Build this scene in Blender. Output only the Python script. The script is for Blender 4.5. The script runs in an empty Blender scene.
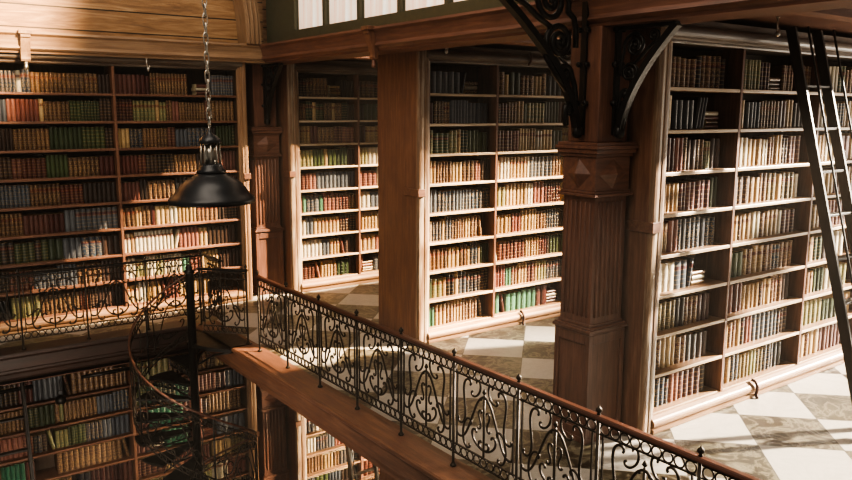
import bpy, math, random
from mathutils import Vector, Matrix

random.seed(7)
scn = bpy.context.scene
COL = scn.collection
PI = math.pi

# ------------------------------------------------------------------ materials
def lin(c):
    return tuple((x / 12.92 if x <= .04045 else ((x + .055) / 1.055) ** 2.4) for x in c)

def hexc(h):
    return lin(tuple(int(h[i:i + 2], 16) / 255 for i in (0, 2, 4)))

class NT:
    def __init__(s, name):
        s.m = bpy.data.materials.new(name); s.m.use_nodes = True
        s.t = s.m.node_tree; s.t.nodes.clear()
        s.out = s.n('ShaderNodeOutputMaterial')
    def n(s, typ, **kw):
        nd = s.t.nodes.new(typ)
        for k, v in kw.items():
            if isinstance(v, tuple) and k.startswith('i_'): nd.inputs[k[2:]].default_value = v
            else: setattr(nd, k, v)
        return nd
    def l(s, a, b): s.t.links.new(a, b)
    def math(s, op, a, b=None, c=None, clamp=False):
        nd = s.n('ShaderNodeMath', operation=op); nd.use_clamp = clamp
        for i, v in enumerate((a, b, c)):
            if v is None: continue
            if isinstance(v, (int, float)): nd.inputs[i].default_value = v
            else: s.l(v, nd.inputs[i])
        return nd.outputs[0]
    def mix(s, f, a, b, mode='MIX'):
        nd = s.n('ShaderNodeMix', data_type='RGBA', blend_type=mode)
        for i, v in ((0, f), (6, a), (7, b)):
            if isinstance(v, (int, float)): nd.inputs[i].default_value = v
            elif isinstance(v, tuple): nd.inputs[i].default_value = (*v[:3], 1)
            else: s.l(v, nd.inputs[i])
        return nd.outputs[2]
    def ramp(s, f, stops):
        nd = s.n('ShaderNodeValToRGB'); e = nd.color_ramp.elements
        while len(e) < len(stops): e.new(.5)
        for i, (p, c) in enumerate(stops):
            e[i].position = p; e[i].color = (*c[:3], 1) if isinstance(c, tuple) else (c, c, c, 1)
        s.l(f, nd.inputs[0]); return nd.outputs[0]
    def noise(s, vec, scale, detail=4, rough=.55, dist=0.):
        nd = s.n('ShaderNodeTexNoise'); nd.inputs['Scale'].default_value = scale
        nd.inputs['Detail'].default_value = detail; nd.inputs['Roughness'].default_value = rough
        nd.inputs['Distortion'].default_value = dist
        if vec is not None: s.l(vec, nd.inputs['Vector'])
        return nd.outputs[0]
    def mapping(s, vec, scale, loc=(0, 0, 0), rot=(0, 0, 0)):
        nd = s.n('ShaderNodeMapping'); nd.inputs['Scale'].default_value = scale
        nd.inputs['Location'].default_value = loc; nd.inputs['Rotation'].default_value = rot
        s.l(vec, nd.inputs[0]); return nd.outputs[0]
    def coord(s, which='Object'):
        return s.n('ShaderNodeTexCoord').outputs[which]
    def bsdf(s, color, rough=.5, metal=0., bump=None, bump_d=.002, bump_s=.5, spec=.5):
        b = s.n('ShaderNodeBsdfPrincipled')
        for k, v in (('Base Color', color), ('Roughness', rough), ('Metallic', metal)):
            if isinstance(v, (int, float)): b.inputs[k].default_value = v
            elif isinstance(v, tuple): b.inputs[k].default_value = (*v[:3], 1)
            else: s.l(v, b.inputs[k])
        b.inputs['Specular IOR Level'].default_value = spec
        if bump is not None:
            bn = s.n('ShaderNodeBump'); bn.inputs['Distance'].default_value = bump_d
            bn.inputs['Strength'].default_value = bump_s
            s.l(bump, bn.inputs['Height']); s.l(bn.outputs[0], b.inputs['Normal'])
        s.l(b.outputs[0], s.out.inputs[0]); return s.m

def wood(name, dark, mid, light, axis='Z', rough=.5, worn=0., wornc=(.55, .5, .43), scale=1.):
    def ds(c_, q=.07):
        g = .3 * c_[0] + .55 * c_[1] + .15 * c_[2]; return tuple(v + (g - v) * q for v in c_)
    dark, mid, light = ds(dark), ds(mid), ds(light)
    t = NT(name); co = t.coord('Object')
    k = {'X': (.07, 1, 1), 'Y': (1, .07, 1), 'Z': (1, 1, .07)}[axis]
    mp = t.mapping(co, tuple(v * scale for v in k))
    n1 = t.noise(mp, 26, 6, .62, .6)
    n2 = t.noise(mp, 110, 3, .6)
    n3 = t.noise(co, 1.3, 2)
    f = t.math('ADD', t.math('MULTIPLY', n1, .65), t.math('ADD', t.math('MULTIPLY', n2, .2), t.math('MULTIPLY', n3, .25)))
    c = t.ramp(f, [(.3, dark), (.54, mid), (.78, light)])
    if worn:
        w = t.noise(t.mapping(co, tuple(v * 1.0 for v in k)), 9, 5, .7)
        wm = t.ramp(w, [(.48, 0.), (.62, 1.)])
        c = t.mix(t.math('MULTIPLY', wm, worn), c, wornc)
    r = t.math('ADD', t.math('MULTIPLY', n1, .25), rough - .12)
    return t.bsdf(c, r, 0, f, .002, .35)

M = {}
W_D, W_M, W_L = hexc('41281b'), hexc('6c4632'), hexc('8e6449')
for ax in 'XYZ':
    M['wood' + ax] = wood('walnut_wood_' + ax, W_D, W_M, W_L, ax)
    M['dark' + ax] = wood('mahogany_wood_' + ax, hexc('3c241a'), hexc('674232'), hexc('875a44'), ax)
    M['pale' + ax] = wood('worn_oak_' + ax, hexc('604430'), hexc('8d6a4b'), hexc('ae8d6a'), ax)
    M['worn' + ax] = wood('rubbed_wood_' + ax, hexc('4f3929'), hexc('7b5e46'), hexc('a08262'), ax, .42, .6, hexc('c4b8a4'))
    M['gold' + ax] = wood('honey_pine_' + ax, hexc('684e38'), hexc('937355'), hexc('b19373'), ax)
M['crown'] = wood('grey_rubbed_crown', hexc('2c211a'), hexc('4f3f33'), hexc('6d5b4b'), 'X', .36, .5, hexc('8d8375'))
M['edge'] = wood('rubbed_shelf_edge', hexc('8a6f52'), hexc('b9a081'), hexc('d8c7aa'), 'X', .4, .6, hexc('ddd0ba'))  # rubbed wood, with sunlight on the front edges put into its colour
M['umberX'] = wood('umber_wood_X', hexc('1e130d'), hexc('33211a'), hexc('452e22'), 'X', .5)
M['rail'] = wood('handrail_wood', hexc('2e1a13'), hexc('4d2f22'), hexc('694130'), 'Y', .38)
M['inside'] = wood('case_inside_wood', hexc('21160f'), hexc('43301f'), hexc('5c452f'), 'Z', .65)  # darkened so the colour itself carries the shade of the recesses

def simple(name, c, rough=.5, metal=0., nz=0.):
    t = NT(name); n = t.noise(t.coord('Object'), 18, 4)
    col = t.mix(t.math('MULTIPLY', n, nz), c, tuple(x * .35 for x in c)) if nz else c
    r = t.math('ADD', t.math('MULTIPLY', n, .2), rough - .1)
    return t.bsdf(col, r, metal, n, .001, .15)
M['iron'] = simple('dark_bronze_iron', hexc('332c25'), .42, .75, .5)
M['black'] = simple('black_iron', hexc('242220'), .36, .6, .3)
M['enamel'] = simple('black_enamel', hexc('212327'), .36, .2, .2)
M['silver'] = simple('brushed_steel', hexc('b9b2a6'), .3, .9, .2)
M['ladder'] = wood('ebonised_wood', hexc('15110e'), hexc('221c17'), hexc('2f2720'), 'Z', .4)
M['frame_green'] = simple('olive_painted_wood', hexc('4a4a38'), .5, 0, .3)
M['paper'] = simple('aged_paper', hexc('cdbb98'), .8, 0, .3)
M['rust'] = simple('rusty_iron', hexc('4a2a1a'), .6, .5, .4)
M['wheel'] = simple('rubber', hexc('22201d'), .6, 0, .2)

# marble floor: diagonal checker, all from object coordinates
def marble():
    t = NT('checkered_marble'); co = t.coord('Object')
    sx = t.n('ShaderNodeSeparateXYZ'); t.l(co, sx.inputs[0])
    x = t.math('SUBTRACT', sx.outputs[0], 7.18); y = t.math('SUBTRACT', sx.outputs[1], 3.75)
    p = t.math('ADD', t.math('DIVIDE', t.math('ADD', x, y), 1.08), 100.5)
    q = t.math('ADD', t.math('DIVIDE', t.math('SUBTRACT', x, y), 1.08), 100.5)
    fp, fq = t.math('FLOOR', p), t.math('FLOOR', q)
    par = t.math('MODULO', t.math('ADD', fp, fq), 2.0)
    dk = t.math('LESS_THAN', par, .5)
    # joints
    def edge(v):
        fr = t.math('FRACT', v); return t.math('MINIMUM', fr, t.math('SUBTRACT', 1.0, fr))
    e = t.math('MINIMUM', edge(p), edge(q)); joint = t.math('LESS_THAN', e, .006)
    # per tile shift of the veining
    cx = t.n('ShaderNodeCombineXYZ'); t.l(fp, cx.inputs[0]); t.l(fq, cx.inputs[1])
    wn = t.n('ShaderNodeTexWhiteNoise'); t.l(cx.outputs[0], wn.inputs['Vector'])
    va = t.n('ShaderNodeVectorMath', operation='MULTIPLY_ADD'); t.l(wn.outputs['Color'], va.inputs[0])
    va.inputs[1].default_value = (9, 9, 9); t.l(co, va.inputs[2]); v = va.outputs[0]
    n1 = t.noise(v, 3.2, 9, .62, 1.6); n2 = t.noise(v, 1.1, 4, .5, .6)
    vein = t.math('SUBTRACT', 1.0, t.math('MULTIPLY', t.math('ABSOLUTE', t.math('SUBTRACT', n1, .5)), 16.0), clamp=True)
    tone = t.ramp(n2, [(.34, hexc('171510')), (.5, hexc('312d23')), (.66, hexc('4c4636'))])
    tone = t.mix(t.math('MULTIPLY', wn.outputs['Value'], .35), tone, hexc('4a3622'))
    dark = t.mix(t.math('MULTIPLY', vein, .75), tone, hexc('7f7864'))
    wv = t.noise(v, 2.2, 8, .6, 2.2)
    wvein = t.math('SUBTRACT', 1.0, t.math('MULTIPLY', t.math('ABSOLUTE', t.math('SUBTRACT', wv, .5)), 18.0), clamp=True)
    white = t.mix(t.math('MULTIPLY', wvein, .16), hexc('aca69c'), hexc('746e66'))
    c = t.mix(dk, white, dark); c = t.mix(joint, c, hexc('4b463c'))
    r = t.math('ADD', t.math('MULTIPLY', n2, .15), .3)
    return t.bsdf(c, r, spec=.32)
M['marble'] = marble()

# planks: seams every .42 m up the wall
def planks():
    t = NT('pine_planks'); co = t.coord('Object')
    sx = t.n('ShaderNodeSeparateXYZ'); t.l(co, sx.inputs[0])
    zz = t.math('DIVIDE', sx.outputs[2], .3)
    fr = t.math('FRACT', zz); e = t.math('MINIMUM', fr, t.math('SUBTRACT', 1.0, fr))
    seam = t.math('LESS_THAN', e, .028)
    cx = t.n('ShaderNodeCombineXYZ'); t.l(t.math('FLOOR', zz), cx.inputs[2])
    wn = t.n('ShaderNodeTexWhiteNoise'); t.l(cx.outputs[0], wn.inputs['Vector'])
    va = t.n('ShaderNodeVectorMath', operation='MULTIPLY_ADD'); t.l(wn.outputs['Color'], va.inputs[0])
    va.inputs[1].default_value = (5, 5, 0); t.l(co, va.inputs[2])
    n = t.noise(t.mapping(va.outputs[0], (.1, 1, 1)), 11, 6, .6, 1.5)
    c = t.ramp(n, [(.33, hexc('7a5a3e')), (.52, hexc('9c7854')), (.7, hexc('b5946e'))])
    c = t.mix(seam, c, hexc('2c2215'))
    return t.bsdf(c, .55, 0, t.math('SUBTRACT', n, t.math('MULTIPLY', seam, 2.0)), .004, .5)
M['planks'] = planks()

# books: colour and style come from mesh attributes
def bookmat():
    t = NT('book_leather')
    ac = t.n('ShaderNodeAttribute', attribute_name='col'); ab = t.n('ShaderNodeAttribute', attribute_name='bk')
    uv = t.n('ShaderNodeAttribute', attribute_name='buv')
    s1 = t.n('ShaderNodeSeparateXYZ'); t.l(ab.outputs['Vector'], s1.inputs[0])
    rnd, sty = s1.outputs[0], s1.outputs[1]
    s2 = t.n('ShaderNodeSeparateXYZ'); t.l(uv.outputs['Vector'], s2.inputs[0])
    u, v, sp = s2.outputs[0], s2.outputs[1], s2.outputs[2]
    nb = t.math('ADD', 5.0, t.math('FLOOR', t.math('MULTIPLY', rnd, 2.5)))
    ph = t.math('FRACT', t.math('MULTIPLY', v, nb))
    d = t.math('ABSOLUTE', t.math('SUBTRACT', ph, .5))          # .5 at the raised bands, 0 in a compartment
    band = t.math('GREATER_THAN', d, .415)
    ridge = t.math('GREATER_THAN', d, .455)
    line = t.math('SUBTRACT', band, ridge)
    cc = t.n('ShaderNodeCombineXYZ'); t.l(t.math('MULTIPLY', u, 3.0), cc.inputs[0])
    t.l(t.math('MULTIPLY', v, 16.0), cc.inputs[1]); t.l(t.math('MULTIPLY', rnd, 31.0), cc.inputs[2])
    vo = t.n('ShaderNodeTexVoronoi'); vo.inputs['Scale'].default_value = 1.6; t.l(cc.outputs[0], vo.inputs['Vector'])
    orn = t.math('LESS_THAN', vo.outputs['Distance'], .33)
    inner = t.math('LESS_THAN', d, .33)
    mid = t.math('LESS_THAN', t.math('ABSOLUTE', t.math('SUBTRACT', u, .5)), .36)
    orn = t.math('MULTIPLY', t.math('MULTIPLY', orn, inner), mid)
    full = t.math('GREATER_THAN', sty, 1.5)
    some = t.math('MAXIMUM', t.math('GREATER_THAN', sty, 1.5), t.math('MULTIPLY', t.math('GREATER_THAN', sty, .5), t.math('GREATER_THAN', rnd, .55)))
    gm = t.math('MAXIMUM', t.math('MULTIPLY', line, some), t.math('MULTIPLY', orn, full))
    gm = t.math('MULTIPLY', gm, sp)
    # title label on some spines
    lab = t.math('MULTIPLY', t.math('LESS_THAN', t.math('ABSOLUTE', t.math('SUBTRACT', v, .73)), .065),
                 t.math('GREATER_THAN', t.math('FRACT', t.math('MULTIPLY', rnd, 7.3)), .62))
    lab = t.math('MULTIPLY', t.math('MULTIPLY', lab, sp), some)
    n = t.noise(t.coord('Object'), 22, 5, .65)
    base = t.mix(t.math('MULTIPLY', n, .75), ac.outputs['Color'], t.mix(1.0, ac.outputs['Color'], (.33, .3, .28), 'MULTIPLY'))
    base = t.mix(t.math('MULTIPLY', lab, .8), base, hexc('5b2018'))
    c = t.mix(t.math('MULTIPLY', gm, .74), base, hexc('caa873'))
    rough = t.math('ADD', t.math('MULTIPLY', n, .3), .25)
    h = t.math('ADD', t.math('MULTIPLY', t.math('MULTIPLY', ridge, sp), 1.0), t.math('MULTIPLY', n, .3))
    return t.bsdf(c, rough, t.math('MULTIPLY', gm, .3), h, .004, .7)
M['book'] = bookmat()

# ------------------------------------------------------------------ mesh builder
class MB:
    def __init__(s): s.v = []; s.f = []; s.mi = []; s.sm = []; s.attr = None
    def add(s, vs, fs, mi=0, smooth=False, T=None):
        b = len(s.v)
        for p in vs:
            p = Vector(p)
            s.v.append(T @ p if T is not None else p)
        for f in fs: s.f.append([b + i for i in f]); s.mi.append(mi); s.sm.append(smooth)
    def box(s, x0, x1, y0, y1, z0, z1, mi=0, T=None):
        vs = [(x, y, z) for x in (x0, x1) for y in (y0, y1) for z in (z0, z1)]
        s.add(vs, [(0, 1, 3, 2), (4, 6, 7, 5), (0, 4, 5, 1), (2, 3, 7, 6), (0, 2, 6, 4), (1, 5, 7, 3)], mi, False, T)
    def prism(s, prof, axis, a, b, mi=0, smooth=False, T=None):
        # prof: 2-D outline; axis 'X': (y,z), 'Y': (x,z), 'Z': (x,y)
        n = len(prof)
        def P(u, v, w): return {'X': (w, u, v), 'Y': (u, w, v), 'Z': (u, v, w)}[axis]
        vs = [P(u, v, a) for u, v in prof] + [P(u, v, b) for u, v in prof]
        fs = [(i, (i + 1) % n, n + (i + 1) % n, n + i) for i in range(n)]
        b0 = len(s.v); s.add(vs, fs, mi, smooth, T)
        s.f.append([b0 + i for i in range(n)][::-1]); s.mi.append(mi); s.sm.append(False)
        s.f.append([b0 + n + i for i in range(n)]); s.mi.append(mi); s.sm.append(False)
    def tube(s, pts, r, k=6, mi=0, closed=False, caps=True, T=None):
        pts = [Vector(p) for p in pts]; n = len(pts); rr = r if isinstance(r, (list, tuple)) else [r] * n
        vs = []; prev = None
        for i, p in enumerate(pts):
            if closed: d = pts[(i + 1) % n] - pts[i - 1]
            else: d = pts[min(i + 1, n - 1)] - pts[max(i - 1, 0)]
            d.normalize()
            if prev is None:
                a = Vector((0, 0, 1)) if abs(d.z) < .9 else Vector((1, 0, 0))
                u = d.cross(a).normalized()
            else:
                u = (prev - d * prev.dot(d)).normalized()
            prev = u; w = d.cross(u)
            for j in range(k):
                an = 2 * PI * j / k
                vs.append(p + (u * math.cos(an) + w * math.sin(an)) * rr[i])
        fs = []
        for i in range(n if closed else n - 1):
            i2 = (i + 1) % n
            for j in range(k):
                j2 = (j + 1) % k
                fs.append((i * k + j, i * k + j2, i2 * k + j2, i2 * k + j))
        if caps and not closed:
            fs.append(tuple(range(k))[::-1]); fs.append(tuple((n - 1) * k + j for j in range(k)))
        s.add(vs, fs, mi, True, T)
    def ring(s, c, R, r, n=12, k=5, plane='XZ', mi=0, T=None):
        c = Vector(c)
        pts = []
        for i in range(n):
            a = 2 * PI * i / n; u, w = math.cos(a) * R, math.sin(a) * R
            pts.append(c + Vector({'XZ': (u, 0, w), 'YZ': (0, u, w), 'XY': (u, w, 0)}[plane]))
        s.tube(pts, r, k, mi, True, T=T)
    def lathe(s, prof, c=(0, 0, 0), k=20, mi=0, T=None):
        vs = []; n = len(prof)
        for r, z in prof:
            for j in range(k):
                a = 2 * PI * j / k; vs.append((c[0] + r * math.cos(a), c[1] + r * math.sin(a), c[2] + z))
        fs = [(i * k + j, i * k + (j + 1) % k, (i + 1) * k + (j + 1) % k, (i + 1) * k + j) for i in range(n - 1) for j in range(k)]
        fs.append(tuple(range(k))[::-1]); fs.append(tuple((n - 1) * k + j for j in range(k)))
        s.add(vs, fs, mi, True, T)
    def build(s, name, mats, parent=None, bevel=0., segs=1, loc=None):
        me = bpy.data.meshes.new(name)
        me.from_pydata(s.v, [], s.f)
        for m in (mats if isinstance(mats, (list, tuple)) else [mats]): me.materials.append(m)
        me.polygons.foreach_set('material_index', s.mi); me.polygons.foreach_set('use_smooth', s.sm)
        if s.attr:
            for nm, (typ, data) in s.attr.items():
                at = me.attributes.new(nm, typ, 'POINT')
                at.data.foreach_set('vector' if typ == 'FLOAT_VECTOR' else 'color', [c for t in data for c in t])
        me.update()
        o = bpy.data.objects.new(name, me); COL.objects.link(o)
        if parent: o.parent = parent
        if loc: o.location = loc
        if bevel:
            b = o.modifiers.new('edge', 'BEVEL'); b.width = bevel; b.segments = segs; b.limit_method = 'ANGLE'
            b.angle_limit = math.radians(40)
        return o

def tag(o, label=None, cat=None, group=None, kind=None):
    if label: o['label'] = label
    if cat: o['category'] = cat
    if group: o['group'] = group
    if kind: o['kind'] = kind
    return o

def thing(name, label, cat, loc=(0, 0, 0), group=None, kind=None, rz=0.):
    o = bpy.data.objects.new(name, None); COL.objects.link(o); o.location = loc; o.rotation_euler.z = rz
    return tag(o, label, cat, group, kind)

def kids(o): return [c for c in bpy.data.objects if c.parent == o]
def copy_tree(o, parent=None):
    c = o.copy(); COL.objects.link(c)
    if parent: c.parent = parent
    for ch in kids(o): copy_tree(ch, c)
    return c
def dup(o, loc, label, group=None, rz=None):
    c = copy_tree(o); c.location = loc; c['label'] = label
    if group: c['group'] = group
    if rz is not None: c.rotation_euler.z = rz
    return c
def struct(mb, name, mats, label, cat, bevel=0.):
    return tag(mb.build(name, mats, None, bevel), label, cat, None, 'structure')

# ------------------------------------------------------------------ measures
FRONTS = [4.475, 8.155, 11.835]      # fronts of the cases
XE = 5.84                            # end-panel plane of the stacks
LOW = -4.4                           # lower storey
SH = [3.33 - .3935 * k for k in range(9)]   # shelf tops
ST = .035                            # shelf thickness
YS = .06                             # shelf front behind the case front
YB = .46                             # back panel

# ------------------------------------------------------------------ setting
m = MB(); m.box(4.1, 13.5, -1.5, 12.7, -.12, 0); m.box(-3, 4.1, 10.93, 12.7, -.12, 0)
struct(m, 'floor', M['marble'], 'diagonal checkered marble gallery floor in white and grey green', 'floor')
m = MB(); m.box(-4, 13.5, -1.5, 12.7, LOW - .12, LOW)
struct(m, 'floor_lower', M['darkX'], 'dark lower storey floor below the gallery', 'floor')

def fascia_profile(o):   # offsets outwards (positive = into the hall), z
    return [(o - .32, .022), (o + .02, .022), (o + .035, .01), (o + .035, -.02), (o + .01, -.045), (o - .02, -.06), (o - .02, -.2),
            (o - .045, -.22), (o - .045, -.25), (o - .09, -.29), (o - .1, -.34), (o - .15, -.38), (o - .15, -.42), (o - .32, -.42)]
m = MB(); m.prism([(4.11 - (u), z) for u, z in fascia_profile(.32)], 'Y', -1.5, 10.9)
struct(m, 'trim_1', M['woodY'], 'brown wooden ledge and stepped fascia along the gallery edge', 'gallery edge')
m = MB(); m.prism([(10.95 - (u), z) for u, z in fascia_profile(.1)], 'X', -3, 3.8)
struct(m, 'trim_2', M['umberX'], 'dark wooden fascia under the far walkway railing', 'gallery edge')
# soffit of the lower storey
m = MB(); m.box(4.13, 13.5, -1.5, 12.7, -.4, -.125); m.box(-3, 4.1, 11.0, 12.7, -.43, -.125)
struct(m, 'ceiling_lower', M['darkY'], 'dark wooden underside of the gallery floor', 'ceiling')

# far wall
m = MB(); m.box(-3, 13.5, 12.72, 12.9, LOW, 7.5); m.box(-3, 5.5, 11.99, 12.72, 4.0, 7.5)
struct(m, 'wall_back', M['planks'], 'pine plank wall above the far bookcases', 'wall')
# outer wall closing the alcoves, with tall openings for the daylight
m = MB()
m.box(13.3, 13.5, -1.5, 12.7, LOW, .6); m.box(13.3, 13.5, -1.5, 12.7, 3.6, 4.2)
struct(m, 'wall_right', M['darkY'], 'panelled outer wall at the end of the alcoves', 'wall')
# ceiling strips above the cases
m = MB()
for yf in FRONTS: m.box(5.5, 13.3, yf - .95, yf + .95, 4.0, 4.1)
m.box(5.5, 9.4, 2.3, FRONTS[0] - .95, 4.0, 4.1)
struct(m, 'ceiling', M['darkX'], 'brown wooden alcove ceiling above the bookcases', 'ceiling')
m = MB()
for yf in FRONTS: m.prism([(yf - .95, 3.93), (yf - .85, 3.91), (yf - .78, 3.95), (yf - .75, 3.999), (yf - .95, 3.999)], 'X', 5.9, 13.2)
struct(m, 'trim_5', M['darkX'], 'moulded wooden batten across the alcove ceiling', 'moulding')

# cornice beam above the stack ends and along the far wall
def cornice_prof(sgn, o):
    p = [(0, 4.12), (.03, 4.12), (.045, 4.09), (.03, 4.075), (.01, 4.06), (-.01, 4.0), (-.02, 3.94), (-.005, 3.92), (.005, 3.9), (-.02, 3.88),
         (-.05, 3.865), (-.06, 3.84), (-.5, 3.84), (-.5, 4.12)]
    return [(o - sgn * u if False else o + sgn * u, z) for u, z in p]
m = MB(); m.prism(cornice_prof(-1, 5.32), 'Y', -1.5, 11.69)
struct(m, 'trim_3', M['darkY'], 'long brown moulded cornice beam over the stack ends', 'cornice')
m = MB(); m.prism(cornice_prof(-1, 11.7), 'X', -3, 5.9)
struct(m, 'trim_4', M['goldX'], 'honey coloured moulded cornice above the far wall bookcase', 'cornice')

# clerestory wall and windows
m = MB()
WY = [(5.18, 6.10), (6.17, 7.02), (7.09, 7.95), (8.02, 8.88), (8.95, 9.80), (9.87, 10.72)]
m.box(5.42, 5.56, -1.5, 11.68, 4.12, 4.27)
m.box(5.42, 5.56, -1.5, 11.68, 5.6, 7.5)
ys = [-1.5] + [c for w in WY for c in w] + [11.68]
for i in range(0, len(ys), 2): m.box(5.42, 5.56, ys[i], ys[i + 1], 4.27, 5.6)
struct(m, 'wall_clerestory', M['frame_green'], 'olive painted clerestory framing above the cornice beam', 'wall')
def glass_mat():
    t = NT('milky_lit_glass'); co = t.coord('Object')
    n = t.noise(t.mapping(co, (1, 5, .25)), 1.6, 3, .5)
    n2 = t.noise(co, .7, 2)
    c = t.ramp(t.math('ADD', t.math('MULTIPLY', n, .7), t.math('MULTIPLY', n2, .3)), [(.36, hexc('d8b49a')), (.5, hexc('e6cdb6')), (.62, hexc('eef0e4'))])
    b = t.n('ShaderNodeBsdfPrincipled'); t.l(c, b.inputs['Base Color']); b.inputs['Roughness'].default_value = .2
    t.l(c, b.inputs['Emission Color']); b.inputs['Emission Strength'].default_value = .62
    t.l(b.outputs[0], t.out.inputs[0]); return t.m
M['glass'] = glass_mat()
for i, (a, b) in enumerate(WY):
    r = thing('window_%d' % (i + 1), 'milky clerestory window pane, %s from the far corner' % ['sixth', 'fifth', 'fourth', 'third', 'second', 'first'][i], 'window', (5.49, (a + b) / 2, 4.27), None, 'structure')
    h = (b - a) / 2
    k = MB(); k.box(.0, .012, -h + .003, h - .003, .003, 1.327); k.build('pane', M['glass'], r)
    k = MB(); 
    for s_ in (-1, 1): k.box(-.02, -.002, s_ * h - .012 if s_ > 0 else -h, h if s_ > 0 else -h + .012, .0, 1.33)
    k.build('bead', M['frame_green'], r)

# arched rib in the far corner
def rib(name, x0, lab):
    m = MB(); pts = []
    for i in range(15):
        a = i / 14 * 1.25; pts.append((x0 - 4.2 * (1 - math.cos(a)), 4.12 + 4.2 * math.sin(a)))
    prof_o = pts; prof_i = [(x - .24 * math.cos(i / 14 * 1.25) - .0, z + .24 * math.sin(i / 14 * 1.25) * -1) for i, (x, z) in enumerate(pts)]
    out = prof_o + prof_i[::-1]
    m.prism(out, 'Y', 11.62, 11.98)
    for dd in (.05, .12, .19):
        q = [(x - dd * math.cos(i / 14 * 1.25), z - dd * math.sin(i / 14 * 1.25)) for i, (x, z) in enumerate(pts)]
        m.tube([(x, 11.62, z) for x, z in q], .018, 6)
    struct(m, name, M['goldZ'], lab, 'roof rib')
rib('beam_arch', 5.3, 'curved moulded wooden roof rib springing from the far corner')

# ------------------------------------------------------------------ bookcases
def bookcase(name, label, x0, bays, yf, zb, stack, group=None, cut=None):
    """x0: left end; bays: openings (xa, xb); stack: free end panel at the left."""
    r = thing(name, label, 'bookcase', (x0, yf, zb), group)
    xl, xr = bays[0][0] - x0, bays[-1][1] - x0
    X1 = xr + .15
    # mouldings
    stile = [(0, .05), (.0, .02), (.012, .004), (.03, 0), (.05, .004), (.058, .012), (.064, .012), (.07, .006), (.085, .006), (.092, .02), (.105, .022), (.115, .035), (.13, .04), (.13, .07)]
    wl = xl
    m = MB(); m.prism([(u / .13 * wl, v) for u, v in stile] , 'Z', 0, 3.93, 0, False); m.build('stile', M['paleZ' if not stack else 'wornZ'], r)
    wr = X1 - xr
    m = MB(); m.prism([(X1 - u / .13 * wr, v) for u, v in stile][::-1], 'Z', 0, 3.93, 0, False); m.build('stile', M['paleZ'], r)
    pl = [(.07, .003), (.0, .003), (-.005, .02), (-.005, .045)]
    for i in range(8):
        a = -PI / 2 + .2 + i / 7 * 2.3; pl.append((.045 - .055 * math.cos(a) + .0, .1 + .055 * math.sin(a)))
    pl += [(.05, .165), (.07, .17)]
    m = MB(); m.prism(pl[::-1], 'X', xl - .03, xr + .03, 0, False); m.build('plinth', M['paleX'], r)
    co = [(.07, 3.72), (.045, 3.72), (.035, 3.735), (.035, 3.75)]
    for i in range(8):
        a = -PI / 2 + .3 + i / 7 * 2.4; co.append((.03 - .06 * math.cos(a), 3.825 + .06 * math.sin(a)))
    co += [(.01, 3.9), (.01, 3.935), (.07, 3.935)]
    m = MB(); m.prism(co[::-1], 'X', xl - .08, xr + .08, 0, False); m.build('cornice', M['crown'], r)
    # carcass
    m = MB(); m.box(.041 if stack else xl - .03, X1, YB, .97 if stack else YB + .04, 0.003, 3.95); m.build('back_panel', M['inside'], r)
    m = MB(); m.box(0, .04, .051, .969, .003, 3.95) if stack else m.box(xl - .04, xl - .001, .071, YB - .001, .003, 3.95)
    if stack:
        m.box(-.004, 0, .051, .967, .003, .12) if False else None; m.box(.0401, xl - .001, .071, YB - .001, .003, 3.95)
    m.build('end_panel', M['woodZ'], r, .004)
    m = MB(); m.box(xr + .001, X1, .071, YB - .001, .003, 3.95); m.build('side_panel', M['inside'], r)
    m = MB(); m.box(xl, xr, .071, YB - .001, 3.72, 3.75); m.build('top_board', M['inside'], r)
    for i, (a, b) in enumerate(bays):
        a -= x0; b -= x0
        for z in SH:
            m = MB(); y0 = YS if z > .3 else .071
            m.box(a + .0005, b - .0005, y0, YB - .001, z - ST, z); m.mi[2] = 1; m.build('shelf', [M['paleX' if stack else 'woodX'], M['edge' if zb == 0 and stack else 'paleX' if stack else 'woodX']], r, .006, 2)  # front edges of sunlit stacks painted paler for light; shaded wall case stays plain
        if i < len(bays) - 1:
            b2 = bays[i + 1][0] - x0
            m = MB(); m.box(b, b2, YS - .003, YB - .001, .171, 3.72); m.build('divider', M['woodZ'], r, .004)
    # wooden clip over the frame edge
    for xx, s_ in ((0, 1),) if stack else ((xl - .2, 1), (X1, -1)) if False else ((0, 1), (X1, -1)):
        m = MB(); e = xx
        m.box(min(e - .018 * s_, e + .1 * s_), max(e - .018 * s_, e + .1 * s_), -.022, .0, 2.0, 2.1)
        m.box(min(e - .018 * s_, e - .001 * s_), max(e - .018 * s_, e - .001 * s_), -.0, .3 if stack else .1, 2.0, 2.1)
        m.build('clip', M['woodX'], r, .005)
    return r

BAYS = [(6.05, 7.2), (7.24, 8.74), (8.78, 10.28), (10.32, 11.47)]
case_near = bookcase('bookcase', 'large sunlit bookcase behind the tall ladder, nearest to the viewer', XE, BAYS, FRONTS[0], 0, True)
case_mid = bookcase('bookcase', 'bookcase in the middle alcove, just beyond the fluted column', XE, BAYS[:3], FRONTS[1], 0, True)
case_far = bookcase('bookcase', 'farthest alcove bookcase, partly hidden by the wide wooden end panel', XE, BAYS[:3], FRONTS[2], 0, True)
LBAYS = [(-.65, 1.21), (1.25, 3.09), (3.13, 4.97)]
case_left = bookcase('bookcase', 'wide wall bookcase on the far walkway behind the hanging lamp', -.85, LBAYS, FRONTS[2], 0, False)
case_low_left = bookcase('bookcase', 'shadowy lower storey wall bookcase behind the spiral staircase', -.85, LBAYS, FRONTS[2], LOW, False)
case_low_far = bookcase('bookcase', 'sunlit lower storey bookcase glimpsed below the gallery edge', XE, BAYS[:3], FRONTS[2], LOW, True)
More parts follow.
